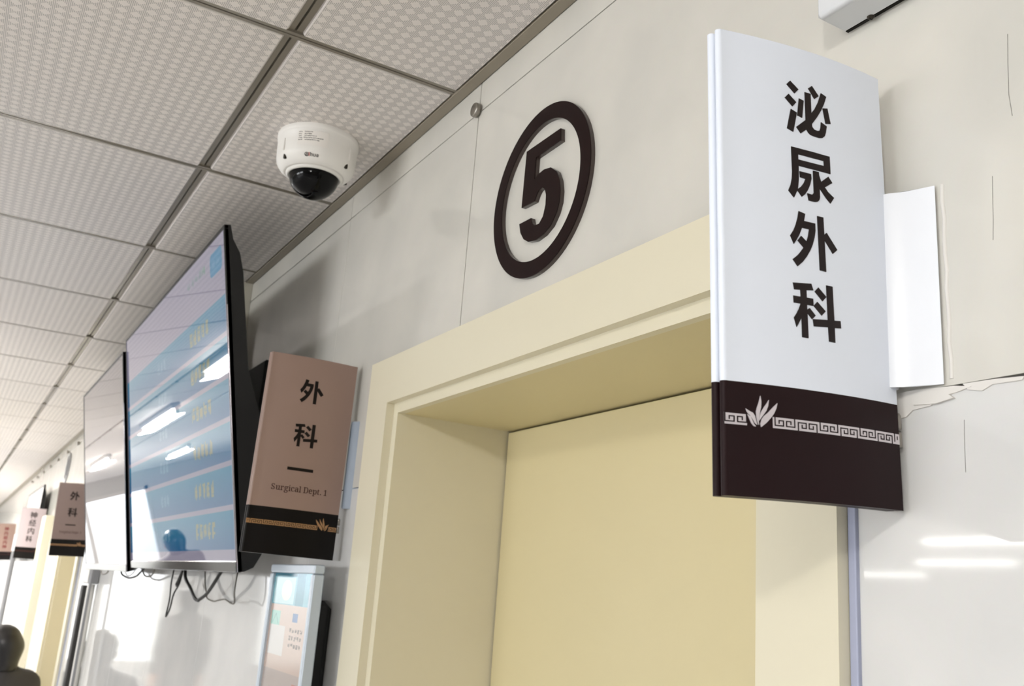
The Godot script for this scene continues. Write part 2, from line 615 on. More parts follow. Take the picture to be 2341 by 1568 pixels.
func build_ceiling() -> void:
	var root: Node3D = get_node("ceiling")
	var zs := []
	var z := 0.4736
	while z > -17.6:
		zs.append(z)
		z -= 0.6
	var cols := [[-0.884, -0.284], [-0.284, 0.316], [0.316, 0.5975]]
	var meshes := []
	var g := 0.0115       # half the slot between tiles
	var gz := 0.0085
	for c in cols:
		var w: float = c[1] - c[0] - (2 * g if c[1] < 0.5 else g + 0.0)
		var m := MB.new()
		var ch := 0.0036
		var lo := Vector3(0, 0, -0.6 + gz)
		var hi := Vector3(w, 0.0165, -gz)
		m.box(lo, hi, ch)
		meshes.append(tile_uv(m, hi))
	for c in 3:
		for k in zs:
			obj("tile", meshes[c], M.tile, root, Vector3(cols[c][0] + g, CEIL, k))
	# the grid: recessed runners with a dark slot down the middle
	for x in [-0.884, -0.284, 0.316]:
		var m := MB.new()
		m.box(Vector3(x - g, CEIL + 0.0065, -17.9), Vector3(x - 0.0018, CEIL + 0.0255, 1.0))
		m.box(Vector3(x + 0.0018, CEIL + 0.0065, -17.9), Vector3(x + g, CEIL + 0.0255, 1.0))
		m.box(Vector3(x - 0.002, CEIL + 0.0155, -17.9), Vector3(x + 0.002, CEIL + 0.0255, 1.0))
		obj("grid_runner", m, M.grid, root)
	for k in zs:
		var m := MB.new()
		m.box(Vector3(-0.886, CEIL + 0.0022, k - gz), Vector3(0.6, CEIL + 0.02, k - 0.0016))
		m.box(Vector3(-0.886, CEIL + 0.0022, k + 0.0016), Vector3(0.6, CEIL + 0.02, k + gz))
		m.box(Vector3(-0.886, CEIL + 0.012, k - 0.0018), Vector3(0.6, CEIL + 0.02, k + 0.0018))
		obj("cross_runner", m, M.grid, root)
	# the angle that closes the grid at the wall
	var tr := MB.new()
	tr.box(Vector3(0.598, CEIL - 0.0015, -2.638), Vector3(WX - 0.0012, CEIL + 0.004, 1.0), 0.0008)
	tr.box(Vector3(0.598, CEIL - 0.0015, -17.9), Vector3(WX - 0.0012, CEIL + 0.004, -4.62), 0.0008)
	struct("trim_1", tr, M.angle)
	struct("trim_2", box(Vector3(0.566, CEIL - 0.0015, -4.62), Vector3(0.5888, CEIL + 0.004, -2.62), 0.0008), M.angle)

func tile_uv(m: MB, hi: Vector3) -> ArrayMesh:
	for i in m.v.size():
		if m.n[i].y < -0.5:
			m.uv[i] = Vector2(m.v[i].x, m.v[i].z) / 0.02
		else:
			m.uv[i] = Vector2(0.5, 0.5)
	return m.mesh()

# ======================================================================= right-hand wall
func build_right_wall() -> void:
	var T := CEIL + 0.03
	var m := MB.new()
	# core of the wall, with the two door openings left out
	var x0 := WX + 0.012
	var D := [[-1.49, -0.617], [-6.38, -5.507]]
	m.box(Vector3(x0, 0, D[0][1]), Vector3(1.1, T, 6))
	m.box(Vector3(x0, 0, D[1][1]), Vector3(1.1, T, D[0][0]))
	m.box(Vector3(x0, 0, -18), Vector3(1.1, T, D[1][0]))
	for d in D:
		m.box(Vector3(x0, EYE + 0.3, d[0]), Vector3(1.1, T, d[1]))
		m.box(Vector3(0.95, 0, d[0]), Vector3(1.1, EYE + 0.3, d[1]))
	var w := struct("wall_right", m, M.gap)
	# stone panels hung on it, thin joints between: y rows 0.178, 0.765 relative to the eye
	var g := 0.0011
	var rows := [[0.0, 0.9], [0.9, EYE + 0.176], [EYE + 0.176, EYE + 0.765], [EYE + 0.765, CEIL + 0.004]]
	var edges := [3.0, 2.4, 1.732, 1.132, 0.532, -0.068, -1.268, -1.845, -2.638]
	for r in rows.size():
		for k in edges.size() - 1:
			panel(w, rows[r][0] + g, rows[r][1] - g, edges[k + 1] + g, edges[k] - g, r, WX)
	# beyond the pilaster
	var e2 := [-4.6, -4.99, -5.387, -5.987, -6.587, -7.19, -7.79, -8.39, -8.99, -9.59, -10.19, -11.4, -12.6, -13.8, -15.0, -16.2, -17.99]
	for r in rows.size():
		for k in e2.size() - 1:
			panel(w, rows[r][0] + g, rows[r][1] - g, e2[k + 1] + g, e2[k] - g, r, WX)
	# the shallow pilaster behind the screens
	var p := struct("wall_pilaster", box(Vector3(0.60, EYE + 0.177, -4.6), Vector3(WX + 0.0118, CEIL + 0.004, -2.638)), M.gap)
	var e3 := [-2.638, -3.3, -3.95, -4.6]
	for r in rows.size():
		for k in 3:
			if r < 2:
				panel(w, rows[r][0] + g, rows[r][1] - g, e3[k + 1] + g, e3[k] - g, r, WX)
				continue
			obj("stone_panel", box(Vector3(0.5885, rows[r][0] + g, e3[k + 1] + g), Vector3(0.6002, rows[r][1] - g, e3[k] - (0.0 if k == 0 else g)), 0.0012), M.stone if r > 1 else M.stone_low, p)
	obj("end_panel", box(Vector3(0.5885, EYE + 0.177, -2.6382), Vector3(WX, CEIL + 0.004, -2.6305), 0.001), M.stone_warm, p)
	# caps on the panel crossings
	var cap := thing("panel_cap", "round brushed steel cap on the stone panel joint just left of the circled 5", "wall cap", Vector3(WX, EYE + 0.768, -1.268), "steel caps along the top panel joint")
	var disc := MB.new()
	disc.lathe(PackedVector2Array([Vector2(0, 0.011), Vector2(0.0105, 0.011), Vector2(0.012, 0.0095), Vector2(0.012, 0.003), Vector2(0.005, 0.003), Vector2(0.005, 0)]), 28)
	var dm := obj("cap", disc, M.steel, cap)
	dm.rotation.z = PI / 2
	for k in 7:
		var z := -6.587 - 0.6 * k
		dup(cap, "panel_cap", ["first", "second", "third", "fourth", "fifth", "sixth", "seventh"][k] + " steel cap counted from the wall screens, on the far top panel joint", Vector3(WX, EYE + 0.768, z))
	# hairline cracks in the stone at the right edge
	crack(w, [[0.44, -0.373], [0.415, -0.3745], [0.39, -0.3755], [0.372, -0.374]])
	crack(w, [[0.330, -0.3925], [0.310, -0.3935], [0.296, -0.394], [0.28, -0.3952]])
	crack(w, [[0.150, -0.426], [0.130, -0.4268], [0.112, -0.427]])
	# filler smeared along the broken joint under the white sign's holder, and the sealant beside the holder
	var ragged := [[[-0.497, 0.176, -0.47, 0.178, -0.432, 0.176, -0.418, 0.1735, -0.43, 0.171, -0.446, 0.169, -0.452, 0.164, -0.468, 0.1625, -0.474, 0.158, -0.492, 0.1565, -0.501, 0.162], 0.0016], [[-0.47, 0.1705, -0.45, 0.1685, -0.436, 0.170, -0.432, 0.1668, -0.447, 0.1645, -0.466, 0.166], 0.0030], [[-0.425, 0.1765, -0.40, 0.176, -0.378, 0.1745, -0.380, 0.172, -0.402, 0.1725, -0.410, 0.169, -0.421, 0.1715], 0.0014]]
	for k in ragged:
		obj("filler", MB.new().prism(pts(k[0], 1.0), 0.0, k[1], func(p: Vector2, h: float) -> Vector3: return Vector3(WX - h, EYE + p.y, p.x), 40.0, true), M.filler, w)
	var seal := PackedVector3Array()
	for i in 12:
		seal.append(Vector3(WX + 0.0006, EYE + 0.182 + i * 0.0142, -0.4345 + 0.0007 * sin(i * 2.3)))
	obj("sealant", MB.new().tube(seal, 0.0019, 8), M.filler, w)
	# the edge strip beside each door frame
	for dz in [0.0, -4.89]:
		var s := MB.new()
		s.box(Vector3(WX - 0.004, 0, dz - 0.531), Vector3(WX + 0.004, EYE + 0.178, dz - 0.5225), 0.0015)
		struct("trim_3" if dz == 0.0 else "trim_4", s, M.blue_strip)

func panel(w: Node3D, y0: float, y1: float, z0: float, z1: float, r: int, x: float, c := 0.0008) -> void:
	var m: Material = [M.stone_low, M.stone_low, M.stone, M.stone][r]
	# cut round the door frames
	for d in [[-1.575, -0.5365], [-6.465, -5.4265]]:
		if z0 < d[1] and z1 > d[0] and y0 < EYE + 0.386:
			if z1 > d[1]: panel(w, y0, y1, d[1], z1, r, x, 0.0)
			if z0 < d[0]: panel(w, y0, y1, z0, d[0], r, x, 0.0)
			if y1 > EYE + 0.386: panel(w, EYE + 0.386, y1, maxf(z0, d[0]), minf(z1, d[1]), r, x, 0.0)
			return
	if y1 - y0 < 0.004 or z1 - z0 < 0.004: return
	obj("stone_panel", box(Vector3(x, y0, z0), Vector3(x + 0.012, y1, z1), c), m, w)

func crack(w: Node3D, p: Array) -> void:
	var path := PackedVector3Array()
	for q in p:
		path.append(Vector3(WX - 0.0001, EYE + q[0], q[1]))
	obj("crack", MB.new().tube(path, 0.00018, 5), M.wire, w)

func build_door(called: String, dz: float) -> void:
	var fx := 0.6035                # face of the frame
	var top := EYE + 0.392
	var d := Node3D.new()
	d.name = called
	d.set_meta("kind", "structure")
	add_child(d)
	d.position = Vector3(0, 0, dz)
	var zl := -1.581
	var zr := -0.531
	var il := -1.4925               # where the flat face ends, left
	var ir := -0.6115
	var it := EYE + 0.3105
	# the flat casing as one mitred piece: left, head, right
	var put := func(p: Vector2, h: float) -> Vector3: return Vector3(h, p.y, p.x)
	var u := func(l: float, ri: float, t: float, wd: float, hd: float) -> PackedVector2Array:
		return PackedVector2Array([Vector2(l, 0), Vector2(l, t), Vector2(ri, t), Vector2(ri, 0), Vector2(ri - wd, 0), Vector2(ri - wd, t - hd), Vector2(l + wd, t - hd), Vector2(l + wd, 0)])
	var casing: PackedVector2Array = u.call(zl, zr, top, il - zl, top - it)
	obj("casing", MB.new().prism(casing, fx, WX + 0.03, put, 20.0, true), M.paint, d)
	# the narrow bead inside, set back 14 mm
	var bx := fx + 0.014
	var bead: PackedVector2Array = u.call(il - 0.006, ir + 0.006, it + 0.006, 0.0245, 0.0235)
	obj("bead", MB.new().prism(bead, bx, bx + 0.012, put, 20.0, true), M.paint, d)
	# lining of the recess: two jambs and the soffit
	var jl := il + 0.0185
	var jr := ir - 0.0185
	var jt := it - 0.0175
	var px := 0.832
	obj("jamb", box(Vector3(bx + 0.012, 0, jl - 0.03), Vector3(px + 0.02, jt, jl)), M.paint, d)
	obj("jamb", box(Vector3(bx + 0.012, 0, jr), Vector3(px + 0.02, jt, jr + 0.03)), M.paint, d)
	obj("soffit", box(Vector3(bx + 0.012, jt, jl - 0.03), Vector3(px + 0.02, jt + 0.02, jr + 0.03)), M.leaf, d)
	# the leaf with a dark seam round it
	obj("leaf", box(Vector3(px, 0.006, jl + 0.0035), Vector3(px + 0.04, jt - 0.003, jr - 0.0035), 0.0015), M.leaf, d)
	obj("seam", box(Vector3(px + 0.012, 0, jl), Vector3(px + 0.02, jt, jr)), M.gap, d)

func build_number() -> void:
	var t := thing("room_number", "dark maroon raised numeral 5 inside a ring, on the wall above the door", "room number", Vector3(WX, EYE + 0.548, -1.0465))
	var put := func(p: Vector2, h: float) -> Vector3: return Vector3(-h, p.y, p.x)
	ring(t, 0.1248, 0.1016, M.maroon, M.clear_edge)
	var n := pts([-1078.7, 617.0, -990.5, 617.0, -988.6, 598.0, -1051.0, 597.5, -1051.1, 563.6, -1043.2, 568.5, -1027.4, 570.3, -1009.8, 566.8, -994.4, 555.3, -985.5, 539.6, -981.8, 523.6, -982.4, 508.1, -988.2, 493.6, -1000.1, 480.1, -1017.4, 472.4, -1037.2, 470.0, -1056.7, 473.4, -1069.8, 481.3, -1079.7, 493.4, -1084.7, 508.2, -1053.0, 507.2, -1049.3, 498.4, -1042.5, 492.9, -1030.5, 491.9, -1021.6, 499.8, -1017.2, 514.3, -1017.5, 529.5, -1021.8, 539.3, -1028.5, 544.2, -1036.7, 543.4, -1042.4, 538.4, -1047.3, 530.0, -1081.7, 531.7])
	var o := PackedVector2Array()
	for p in n: o.append((p - Vector2(-1.038, 0.5435)) * 1.0085)
	obj("numeral_edge", MB.new().prism(o, 0.0, 0.0058, put, 35.0, false), M.clear_edge, t)
	obj("numeral", MB.new().prism(o, 0.0058, 0.0070, put, 35.0, true), M.maroon, t)

func ring(t: Node3D, r1: float, r0: float, face: Material, edge: Material) -> void:
	var a := MB.new().lathe(PackedVector2Array([Vector2(r0, 0), Vector2(r0, 0.0058)]), 96)
	a.lathe(PackedVector2Array([Vector2(r1, 0.0058), Vector2(r1, 0)]), 96)
	var f := MB.new().lathe(PackedVector2Array([Vector2(r0, 0.0058), Vector2(r0, 0.0070)]), 96)
	f.lathe(PackedVector2Array([Vector2(r0, 0.0070), Vector2(r1, 0.0070)]), 96)
	f.lathe(PackedVector2Array([Vector2(r1, 0.0070), Vector2(r1, 0.0058)]), 96)
	for k in [["ring_edge", a, edge], ["ring", f, face]]:
		var o := obj(k[0], k[1], k[2], t)
		o.rotation.z = PI / 2

# ======================================================================= projecting signs
func sign_at(p: Vector2, h: float) -> Vector3:       # p: metres from the outer top corner, h: height above the sheet
	var s := 1.0 - p.x / SW
	return Vector3(p.x - SW, -p.y, -SK * s * s + h)

const MI := [[61.6, 30.8, 69.2, 36.5, 65.4, 40.7, 58.1, 34.5], [59.7, 42.5, 66.7, 48.1, 63, 52.5, 56.1, 46.5], [61.4, 55, 66.9, 56.9, 62.9, 74, 57.3, 72.2], [69.3, 44.1, 73.8, 45, 71.8, 60.1, 67.3, 59.1], [75.2, 37.1, 80.9, 37.2, 80.9, 54, 84.4, 49.4, 87.9, 43.1, 90.4, 36.6, 91.4, 33.8, 96.8, 35.6, 94.3, 42.2, 90.7, 49.3, 86.3, 56.2, 81.1, 63.1, 81.2, 65.5, 83.1, 67.4, 86.6, 67.7, 88.7, 66.8, 89.7, 64.2, 90.3, 59.2, 96, 61.4, 94.8, 67.1, 93.5, 70.5, 91.1, 72.5, 87.7, 73.3, 82.4, 73.2, 79.4, 72.8, 77.1, 71.3, 75.6, 69.1, 69.9, 73.7, 65.9, 69.1, 75.2, 61], [82.5, 29.9, 89, 37.1, 84.6, 40.7, 78.7, 33], [92.6, 46.7, 97.5, 45.6, 100.2, 58.2, 95, 59.4]]
const NIAO := [[60.5, 86.8, 78.9, 86.9, 78.7, 92.1, 66.6, 92, 66.6, 96.3, 78.5, 96.4, 78.3, 101.6, 66.7, 101.5, 66.4, 112.6, 65.3, 120.9, 64.4, 122.7, 61.5, 128.6, 56.6, 123.7, 58.9, 118.6, 60.2, 113.2, 60.7, 107.2], [78.9, 86.9, 97.6, 86.9, 97.7, 101.5, 78.3, 101.6, 78.5, 96.4, 91.5, 96.2, 91.4, 92, 78.7, 92.1], [67.4, 105.8, 78.2, 105.9, 78.5, 109.7, 77, 114.8, 74.7, 119.7, 72, 123.7, 68.8, 126.5, 64.8, 122.1, 65.1, 121.1, 68.5, 118.1, 71.1, 114.8, 72.8, 111.1, 67.7, 110.7], [80.3, 102.6, 85.9, 102.5, 86.1, 105.4, 87.9, 110.2, 95.3, 104.2, 99.2, 108.7, 91.3, 114.1, 94.4, 117.3, 100.3, 120.9, 96.4, 126.3, 92.3, 122.9, 88.9, 119.2, 86.1, 115.8, 86.1, 123.5, 85.3, 125.9, 83.7, 127.5, 81.5, 128.2, 78.1, 128.4, 75.1, 128.2, 73.9, 122.6, 78.4, 122.8, 79.7, 122.1, 80.3, 120.7]]
const WAI := [[65.2, 138.8, 71.2, 140, 69.8, 145.9, 80.3, 146, 80.3, 151.9, 79.3, 157.1, 77.1, 163.6, 74.6, 168.7, 71, 174.3, 67.2, 179, 62.6, 183.1, 58.4, 178.2, 63, 174.3, 66.3, 170.5, 68.6, 167.4, 63.4, 162.6, 66.7, 158.4, 71.6, 162.1, 73.2, 157.6, 74.4, 151.8, 67.8, 151.7, 65.2, 157.6, 62.6, 162, 59.9, 165.9, 56.9, 159.8, 60.1, 155, 62.3, 150, 64.2, 144.2], [82.6, 139.4, 88.5, 139.4, 88.7, 153.3, 91.2, 151.4, 101.2, 163.3, 96.5, 167.3, 88.8, 157.7, 89.1, 183, 83.1, 182.8]]
const KE := [[57.9, 196.5, 74.4, 194.8, 76.1, 199.7, 69.7, 200.6, 69.7, 206.3, 75.6, 206.3, 75.7, 211.8, 69.8, 211.9, 69.7, 215.6, 72.1, 214, 77.3, 219.1, 74, 222.3, 69.9, 218.3, 70, 237.3, 64.5, 237.2, 64.6, 222.3, 59.9, 230.2, 57.8, 223.3, 60.4, 219.6, 62.5, 215.8, 64.2, 211.8, 58.1, 211.8, 57.9, 206.5, 64.4, 206.4, 64.3, 201.1, 58.9, 201.6], [80.9, 196.7, 88.2, 202.9, 84.4, 206.9, 77.4, 200.4], [79.4, 208.1, 86.9, 214.3, 83, 218.2, 75.9, 211.7], [88.6, 193.7, 94.7, 193.7, 95, 220.2, 101.1, 219.6, 101.4, 225.2, 95, 225.9, 95, 237.3, 89.2, 237.1, 88.9, 226.3, 75.4, 227.5, 74.7, 222.1, 88.8, 220.7]]
const LEAF := [[16.6, 294.8, 19.0, 296.2, 21.9, 297.3, 23.4, 299.3, 24.0, 302.4, 25.2, 305.6, 23.6, 304.7, 22.1, 302.4, 20.9, 299.8, 18.6, 298.3, 17.3, 296.7], [17.7, 298.6, 20.3, 300.2, 21.2, 302.7, 22.5, 305.1, 24.2, 306.8, 22.5, 306.7, 20.7, 304.9, 19.4, 302.2], [28.1, 284.7, 28.7, 288.6, 28.4, 292.8, 27.6, 295.7, 26.8, 299.0, 26.3, 301.9, 26.5, 305.5, 25.3, 303.2, 24.7, 299.8, 24.5, 296.3, 25.4, 293.1, 26.9, 289.1], [34.7, 287.0, 33.9, 291.6, 32.5, 294.9, 30.7, 297.3, 28.2, 300.1, 26.7, 302.5, 27.2, 299.3, 28.3, 296.3, 30.8, 292.5, 33.1, 289.4], [41.4, 288.7, 40.5, 292.5, 38.6, 296.3, 36.0, 299.7, 32.3, 303.6, 28.2, 306.9, 27.7, 304.6, 28.7, 301.3, 30.5, 298.9, 33.6, 296.4, 38.0, 291.8]]

# a glyph drawn as bars, in a unit square: each bar x0, y0, x1, y1
const SHEN := [0.12, 0.02, 0.22, 0.12, 0.02, 0.24, 0.36, 0.24, 0.36, 0.24, 0.02, 0.62, 0.2, 0.45, 0.2, 1.0, 0.26, 0.5, 0.38, 0.62, 0.48, 0.2, 0.98, 0.2, 0.48, 0.2, 0.48, 0.72, 0.98, 0.2, 0.98, 0.72, 0.48, 0.46, 0.98, 0.46, 0.48, 0.7, 0.98, 0.7, 0.73, 0.0, 0.73, 1.0]
const JING := [0.3, 0.0, 0.05, 0.3, 0.05, 0.3, 0.3, 0.32, 0.34, 0.28, 0.03, 0.62, 0.03, 0.62, 0.36, 0.58, 0.02, 0.92, 0.38, 0.84, 0.46, 0.06, 0.92, 0.06, 0.92, 0.06, 0.46, 0.46, 0.66, 0.26, 0.98, 0.46, 0.48, 0.6, 0.94, 0.6, 0.7, 0.6, 0.7, 0.94, 0.42, 0.94, 1.0, 0.94]
const NEI := [0.08, 0.2, 0.94, 0.2, 0.08, 0.2, 0.08, 1.0, 0.94, 0.2, 0.94, 0.98, 0.94, 0.98, 0.78, 0.96, 0.5, 0.0, 0.5, 0.4, 0.5, 0.4, 0.22, 0.76, 0.5, 0.42, 0.8, 0.74]

func sheet(v0: float, v1: float, back: float) -> MB:
	# a bowed sheet 6.5 mm thick with a rolled outer edge, cut between two heights
	var o := PackedVector2Array()
	for i in 13:
		var u := SW * (1.0 - i / 12.0 * 0.975)
		o.append(Vector2(u - SW, sign_at(Vector2(u, 0), 0).z))
	var r := 0.00325
	var c := Vector2(0.004 - SW, sign_at(Vector2(0.004, 0), 0).z - r)
	for i in range(1, 8):
		var a := PI * 0.42 + PI * i / 8.0
		o.append(c + Vector2(cos(a), sin(a)) * r * Vector2(1.15, 1.0))
	for i in 13:
		var u := SW * (0.025 + i / 12.0 * 0.975)
		o.append(Vector2(u - SW, sign_at(Vector2(u, 0), 0).z - 2 * r))
	var put := func(p: Vector2, h: float) -> Vector3: return Vector3(p.x, -h, p.y + back)
	return MB.new().prism(o, v0, v1, put, 40.0, true)

func flat_print(polys: Array, move := Vector2.ZERO, flip := false, k := 1.0, about := Vector2.ZERO) -> MB:
	var m := MB.new()
	for p in polys:
		var o := PackedVector2Array()
		for q in pts(p):
			q = (q - about) * k + about + move
			if flip: q.x = SW - q.x
			o.append(q)
		m.prism(o, -0.0004, 0.0005, sign_at, 40.0, true)
	return m

func bar(m: MB, a: Vector2, b: Vector2, w: float, lo := -0.0004, hi := 0.0006, flip := false) -> void:
	var t := (b - a).normalized() * w * 0.5
	var s := Vector2(-t.y, t.x)
	var o := PackedVector2Array([a - t + s, b + t + s, b + t - s, a - t - s])
	if flip:
		for i in 4: o[i].x = SW - o[i].x
	m.prism(o, lo, hi, sign_at, 20.0, true)

func fret(t: Node3D, light: Material, dark: Material, flip: bool) -> void:
	var v0 := 0.2989
	var v1 := 0.3067
	var h := v1 - v0
	for seg in [[0.0006, 0.0172], [0.0372, SW - 0.0004]]:
		var m := MB.new()
		var n := ceili((seg[1] - seg[0]) / 0.005)
		for i in n:
			var a: float = lerpf(seg[0], seg[1], float(i) / n)
			var b: float = lerpf(seg[0], seg[1], float(i + 1) / n)
			if flip:
				a = SW - a; b = SW - b
			m.quadn([sign_at(Vector2(a, v0), 0.0005), sign_at(Vector2(b, v0), 0.0005), sign_at(Vector2(b, v1), 0.0005), sign_at(Vector2(a, v1), 0.0005)], [Vector3.BACK, Vector3.BACK, Vector3.BACK, Vector3.BACK])
		obj("fret_strip", m, light, t)
	var k := MB.new()
	for unit in 9:
		var u0 := 0.0008 + 0.0191 * unit
		if unit == 1: continue
		for side in 2:
			var q := [[0.0, -0.02], [0.0, 0.74], [0.42, 0.74], [0.42, 0.27], [0.2, 0.27], [0.2, 0.52]]
			for i in q.size() - 1:
				var a := Vector2(q[i][0], q[i][1])
				var b := Vector2(q[i + 1][0], q[i + 1][1])
				if side == 1:
					a.x = 1.0 - a.x; b.x = 1.0 - b.x
				if unit % 2 == 1:
					a.y = 1.0 - a.y; b.y = 1.0 - b.y
				a = Vector2(u0 + a.x * 0.0161, v0 + a.y * h)
				b = Vector2(u0 + b.x * 0.0161, v0 + b.y * h)
				if maxf(a.x, b.x) > SW - 0.0005 or minf(a.x, b.x) < 0.0006: continue
				bar(k, a, b, 0.00082, -0.0002, 0.00075, flip)
	obj("fret_line", k, dark, t).set_meta("kind", "stuff")

func make_sign(label: String, at: Vector3, ang: Vector3, face: Material, band: Material, deco: Material, flip: bool) -> Node3D:
	var t := thing("projecting_sign", label, "sign", at, "department signs along the wall")
	t.basis = Basis.from_euler(ang, EULER_ORDER_YXZ)
	var vb := 0.276
	obj("front_sheet", sheet(0.0, vb, 0.0), face, t)
	obj("front_band", sheet(vb, SH, 0.0), band, t)
	obj("rear_sheet", sheet(0.0, vb, -0.008), face, t)
	obj("rear_band", sheet(vb, SH, -0.008), band, t)
	var wedge := PackedVector2Array([Vector2(-0.135, -0.0255), Vector2(-0.07, -0.0075), Vector2(-0.002, -0.003), Vector2(-0.002, -0.020), Vector2(-0.07, -0.0205)])
	obj("core", MB.new().prism(wedge, 0.004, SH - 0.0008, func(p: Vector2, h: float) -> Vector3: return Vector3(p.x, -h, p.y), 20.0, true), M.core, t)
	fret(t, deco, band, flip)
	obj("leaf_motif", flat_print(LEAF, Vector2.ZERO, flip), deco, t)
	# the cove-shaped holder screwed to the wall
	var o := PackedVector2Array()
	var line := [Vector2(0.0015, -0.003), Vector2(0.0025, 0.0005), Vector2(0.0045, 0.0045), Vector2(0.0075, 0.0085), Vector2(0.0105, 0.0135), Vector2(0.0145, 0.0235), Vector2(0.0185, 0.035)]
	for p in line: o.append(p)
	for i in range(line.size() - 1, -1, -1): o.append(line[i] + Vector2(0.0013, -0.0008) * (1.0 if i > 1 else 1.0))
	var hold := obj("wall_holder", MB.new().prism(o, 0.1035, 0.2635, func(p: Vector2, h: float) -> Vector3: return Vector3(p.x, -h, p.y), 45.0, true), M.alu, t)
	hold.basis = t.basis.inverse()
	var fl := obj("holder_flange", box(Vector3(0.0035, -0.262, -0.012), Vector3(0.0195, -0.106, -0.004), 0.001), M.alu, t)
	fl.basis = hold.basis
	var pin := MB.new().lathe(PackedVector2Array([Vector2(0, 0.006), Vector2(0.0022, 0.006), Vector2(0.003, 0.004), Vector2(0.003, -0.006), Vector2(0, -0.006)]), 12)
	for y in [-0.288, -0.302]:
		obj("hinge_pin", pin, M.steel, t, Vector3(0.003, y, -0.003))
	return t

func cap_text(s: String, size: float, font_name: String, m: Material, called: String, parent: Node3D, at: Vector3, depth := 0.0008) -> MeshInstance3D:
	var f := SystemFont.new()
	f.font_names = PackedStringArray([font_name])
	var tm := TextMesh.new()
	tm.text = s
	tm.font = f
	tm.font_size = 32
	tm.pixel_size = size / 32.0
	tm.depth = depth
	var o := obj(called, tm, m, parent, at)
	return o

func build_signs() -> void:
	# nearest: urology
	var s1 := make_sign("tall white projecting sign with four large dark characters, nearest the viewer", Vector3(0.597, EYE + 0.4417, -0.474), Vector3(deg_to_rad(-0.06), deg_to_rad(3.34), deg_to_rad(2.22)), M.white_sign, M.band, M.fret, false)
	for g in [MI, NIAO, WAI, KE]:
		obj("character", flat_print(g), M.print, s1)
	# rose sign beside the first door: surgical department 1
	var s2 := make_sign("rose-brown projecting sign reading Surgical Dept. 1, between the screen and the cream door", Vector3(0.6075, EYE + 0.4032, -1.6654), Vector3(0.0, deg_to_rad(5.37), deg_to_rad(-0.81)), M.rose, M.black_band, M.gold, true)
	surgical(s2, M.print2, M.brown)
	s2.get_node("wall_holder").material_override = M.holder_shaded
	s2.get_node("holder_flange").material_override = M.holder_shaded
	var s3 := make_sign("rose-brown projecting sign half hidden behind the second wall screen", Vector3(0.598, EYE + 0.416, -5.235), Vector3(0, deg_to_rad(-5.0), deg_to_rad(2.0)), M.rose_shaded, M.black_band, M.gold, true)
	surgical(s3, M.print2, M.brown)
	var s4 := make_sign("pale pink projecting sign with four small dark characters, far down the wall", Vector3(0.598, EYE + 0.401, -7.73), Vector3(0, deg_to_rad(-2.8), deg_to_rad(0.5)), M.pink, M.black_band, M.brown, true)
	var y := 0.028
	for g in [SHEN, JING, NEI]:
		obj("character", strokes(g, Vector2(0.062, y), 0.042, 0.0048), M.print2, s4)
		y += 0.056
	obj("character", flat_print(KE, Vector2(0.0, y - 0.194), false, 0.95, Vector2(0.08, 0.194)), M.print2, s4)
	var s5 := make_sign("dusky pink projecting sign with small red characters, farthest down the wall at the left edge", Vector3(0.598, EYE + 0.395, -10.98), Vector3(0, deg_to_rad(-2.6), deg_to_rad(3.0)), M.rose, M.black_band, M.brown, true)
	y = 0.035
	for g in [SHEN, NEI, JING, NEI, SHEN]:
		obj("character", strokes(g, Vector2(0.064, y), 0.034, 0.005), M.red, s5)
		y += 0.044

func surgical(s: Node3D, ink: Material, ink2: Material) -> void:
	obj("character", flat_print(WAI, Vector2(0.0, -0.098), false, 0.98, Vector2(0.079, 0.161)), ink, s)
	obj("character", flat_print(KE, Vector2(0.0, -0.072), false, 0.98, Vector2(0.079, 0.2155)), ink, s)
	obj("character", flat_print([[55.0, 202.6, 71.0, 202.6, 71.0, 208.0, 55.0, 208.0], [70.0, 202.6, 86.0, 202.6, 86.0, 208.0, 70.0, 208.0], [85.0, 202.6, 101.0, 202.6, 101.0, 208.0, 85.0, 208.0]]), ink, s)
	# the English line, letter by letter so that it follows the bow of the sheet
	var words := "Surgical Dept. 1"
	var wid := [7.0, 7.3, 5.6, 6.4, 3.6, 5.9, 6.6, 3.6, 3.2, 8.6, 6.0, 7.3, 4.2, 3.6, 3.0, 5.6]
	var u := 0.0315
	for i in words.length():
		var w: float = wid[i] * 0.00115
		if words[i] != " ":
			var p := sign_at(Vector2(u + w * 0.5, 0.2405), 0.0001)
			var o := cap_text(words[i], 0.0137, "Droid Serif", ink2, "letter", s, p)
			o.rotation.y = -atan(2.0 * SK * (1.0 - (u + w * 0.5) / SW) / SW)
		u += w

func strokes(g: Array, at: Vector2, size: float, w: float) -> MB:
	var m := MB.new()
	for i in range(0, g.size(), 4):
		bar(m, at + Vector2(g[i], g[i + 1]) * size, at + Vector2(g[i + 2], g[i + 3]) * size, w, -0.0004, 0.0006)
	return m

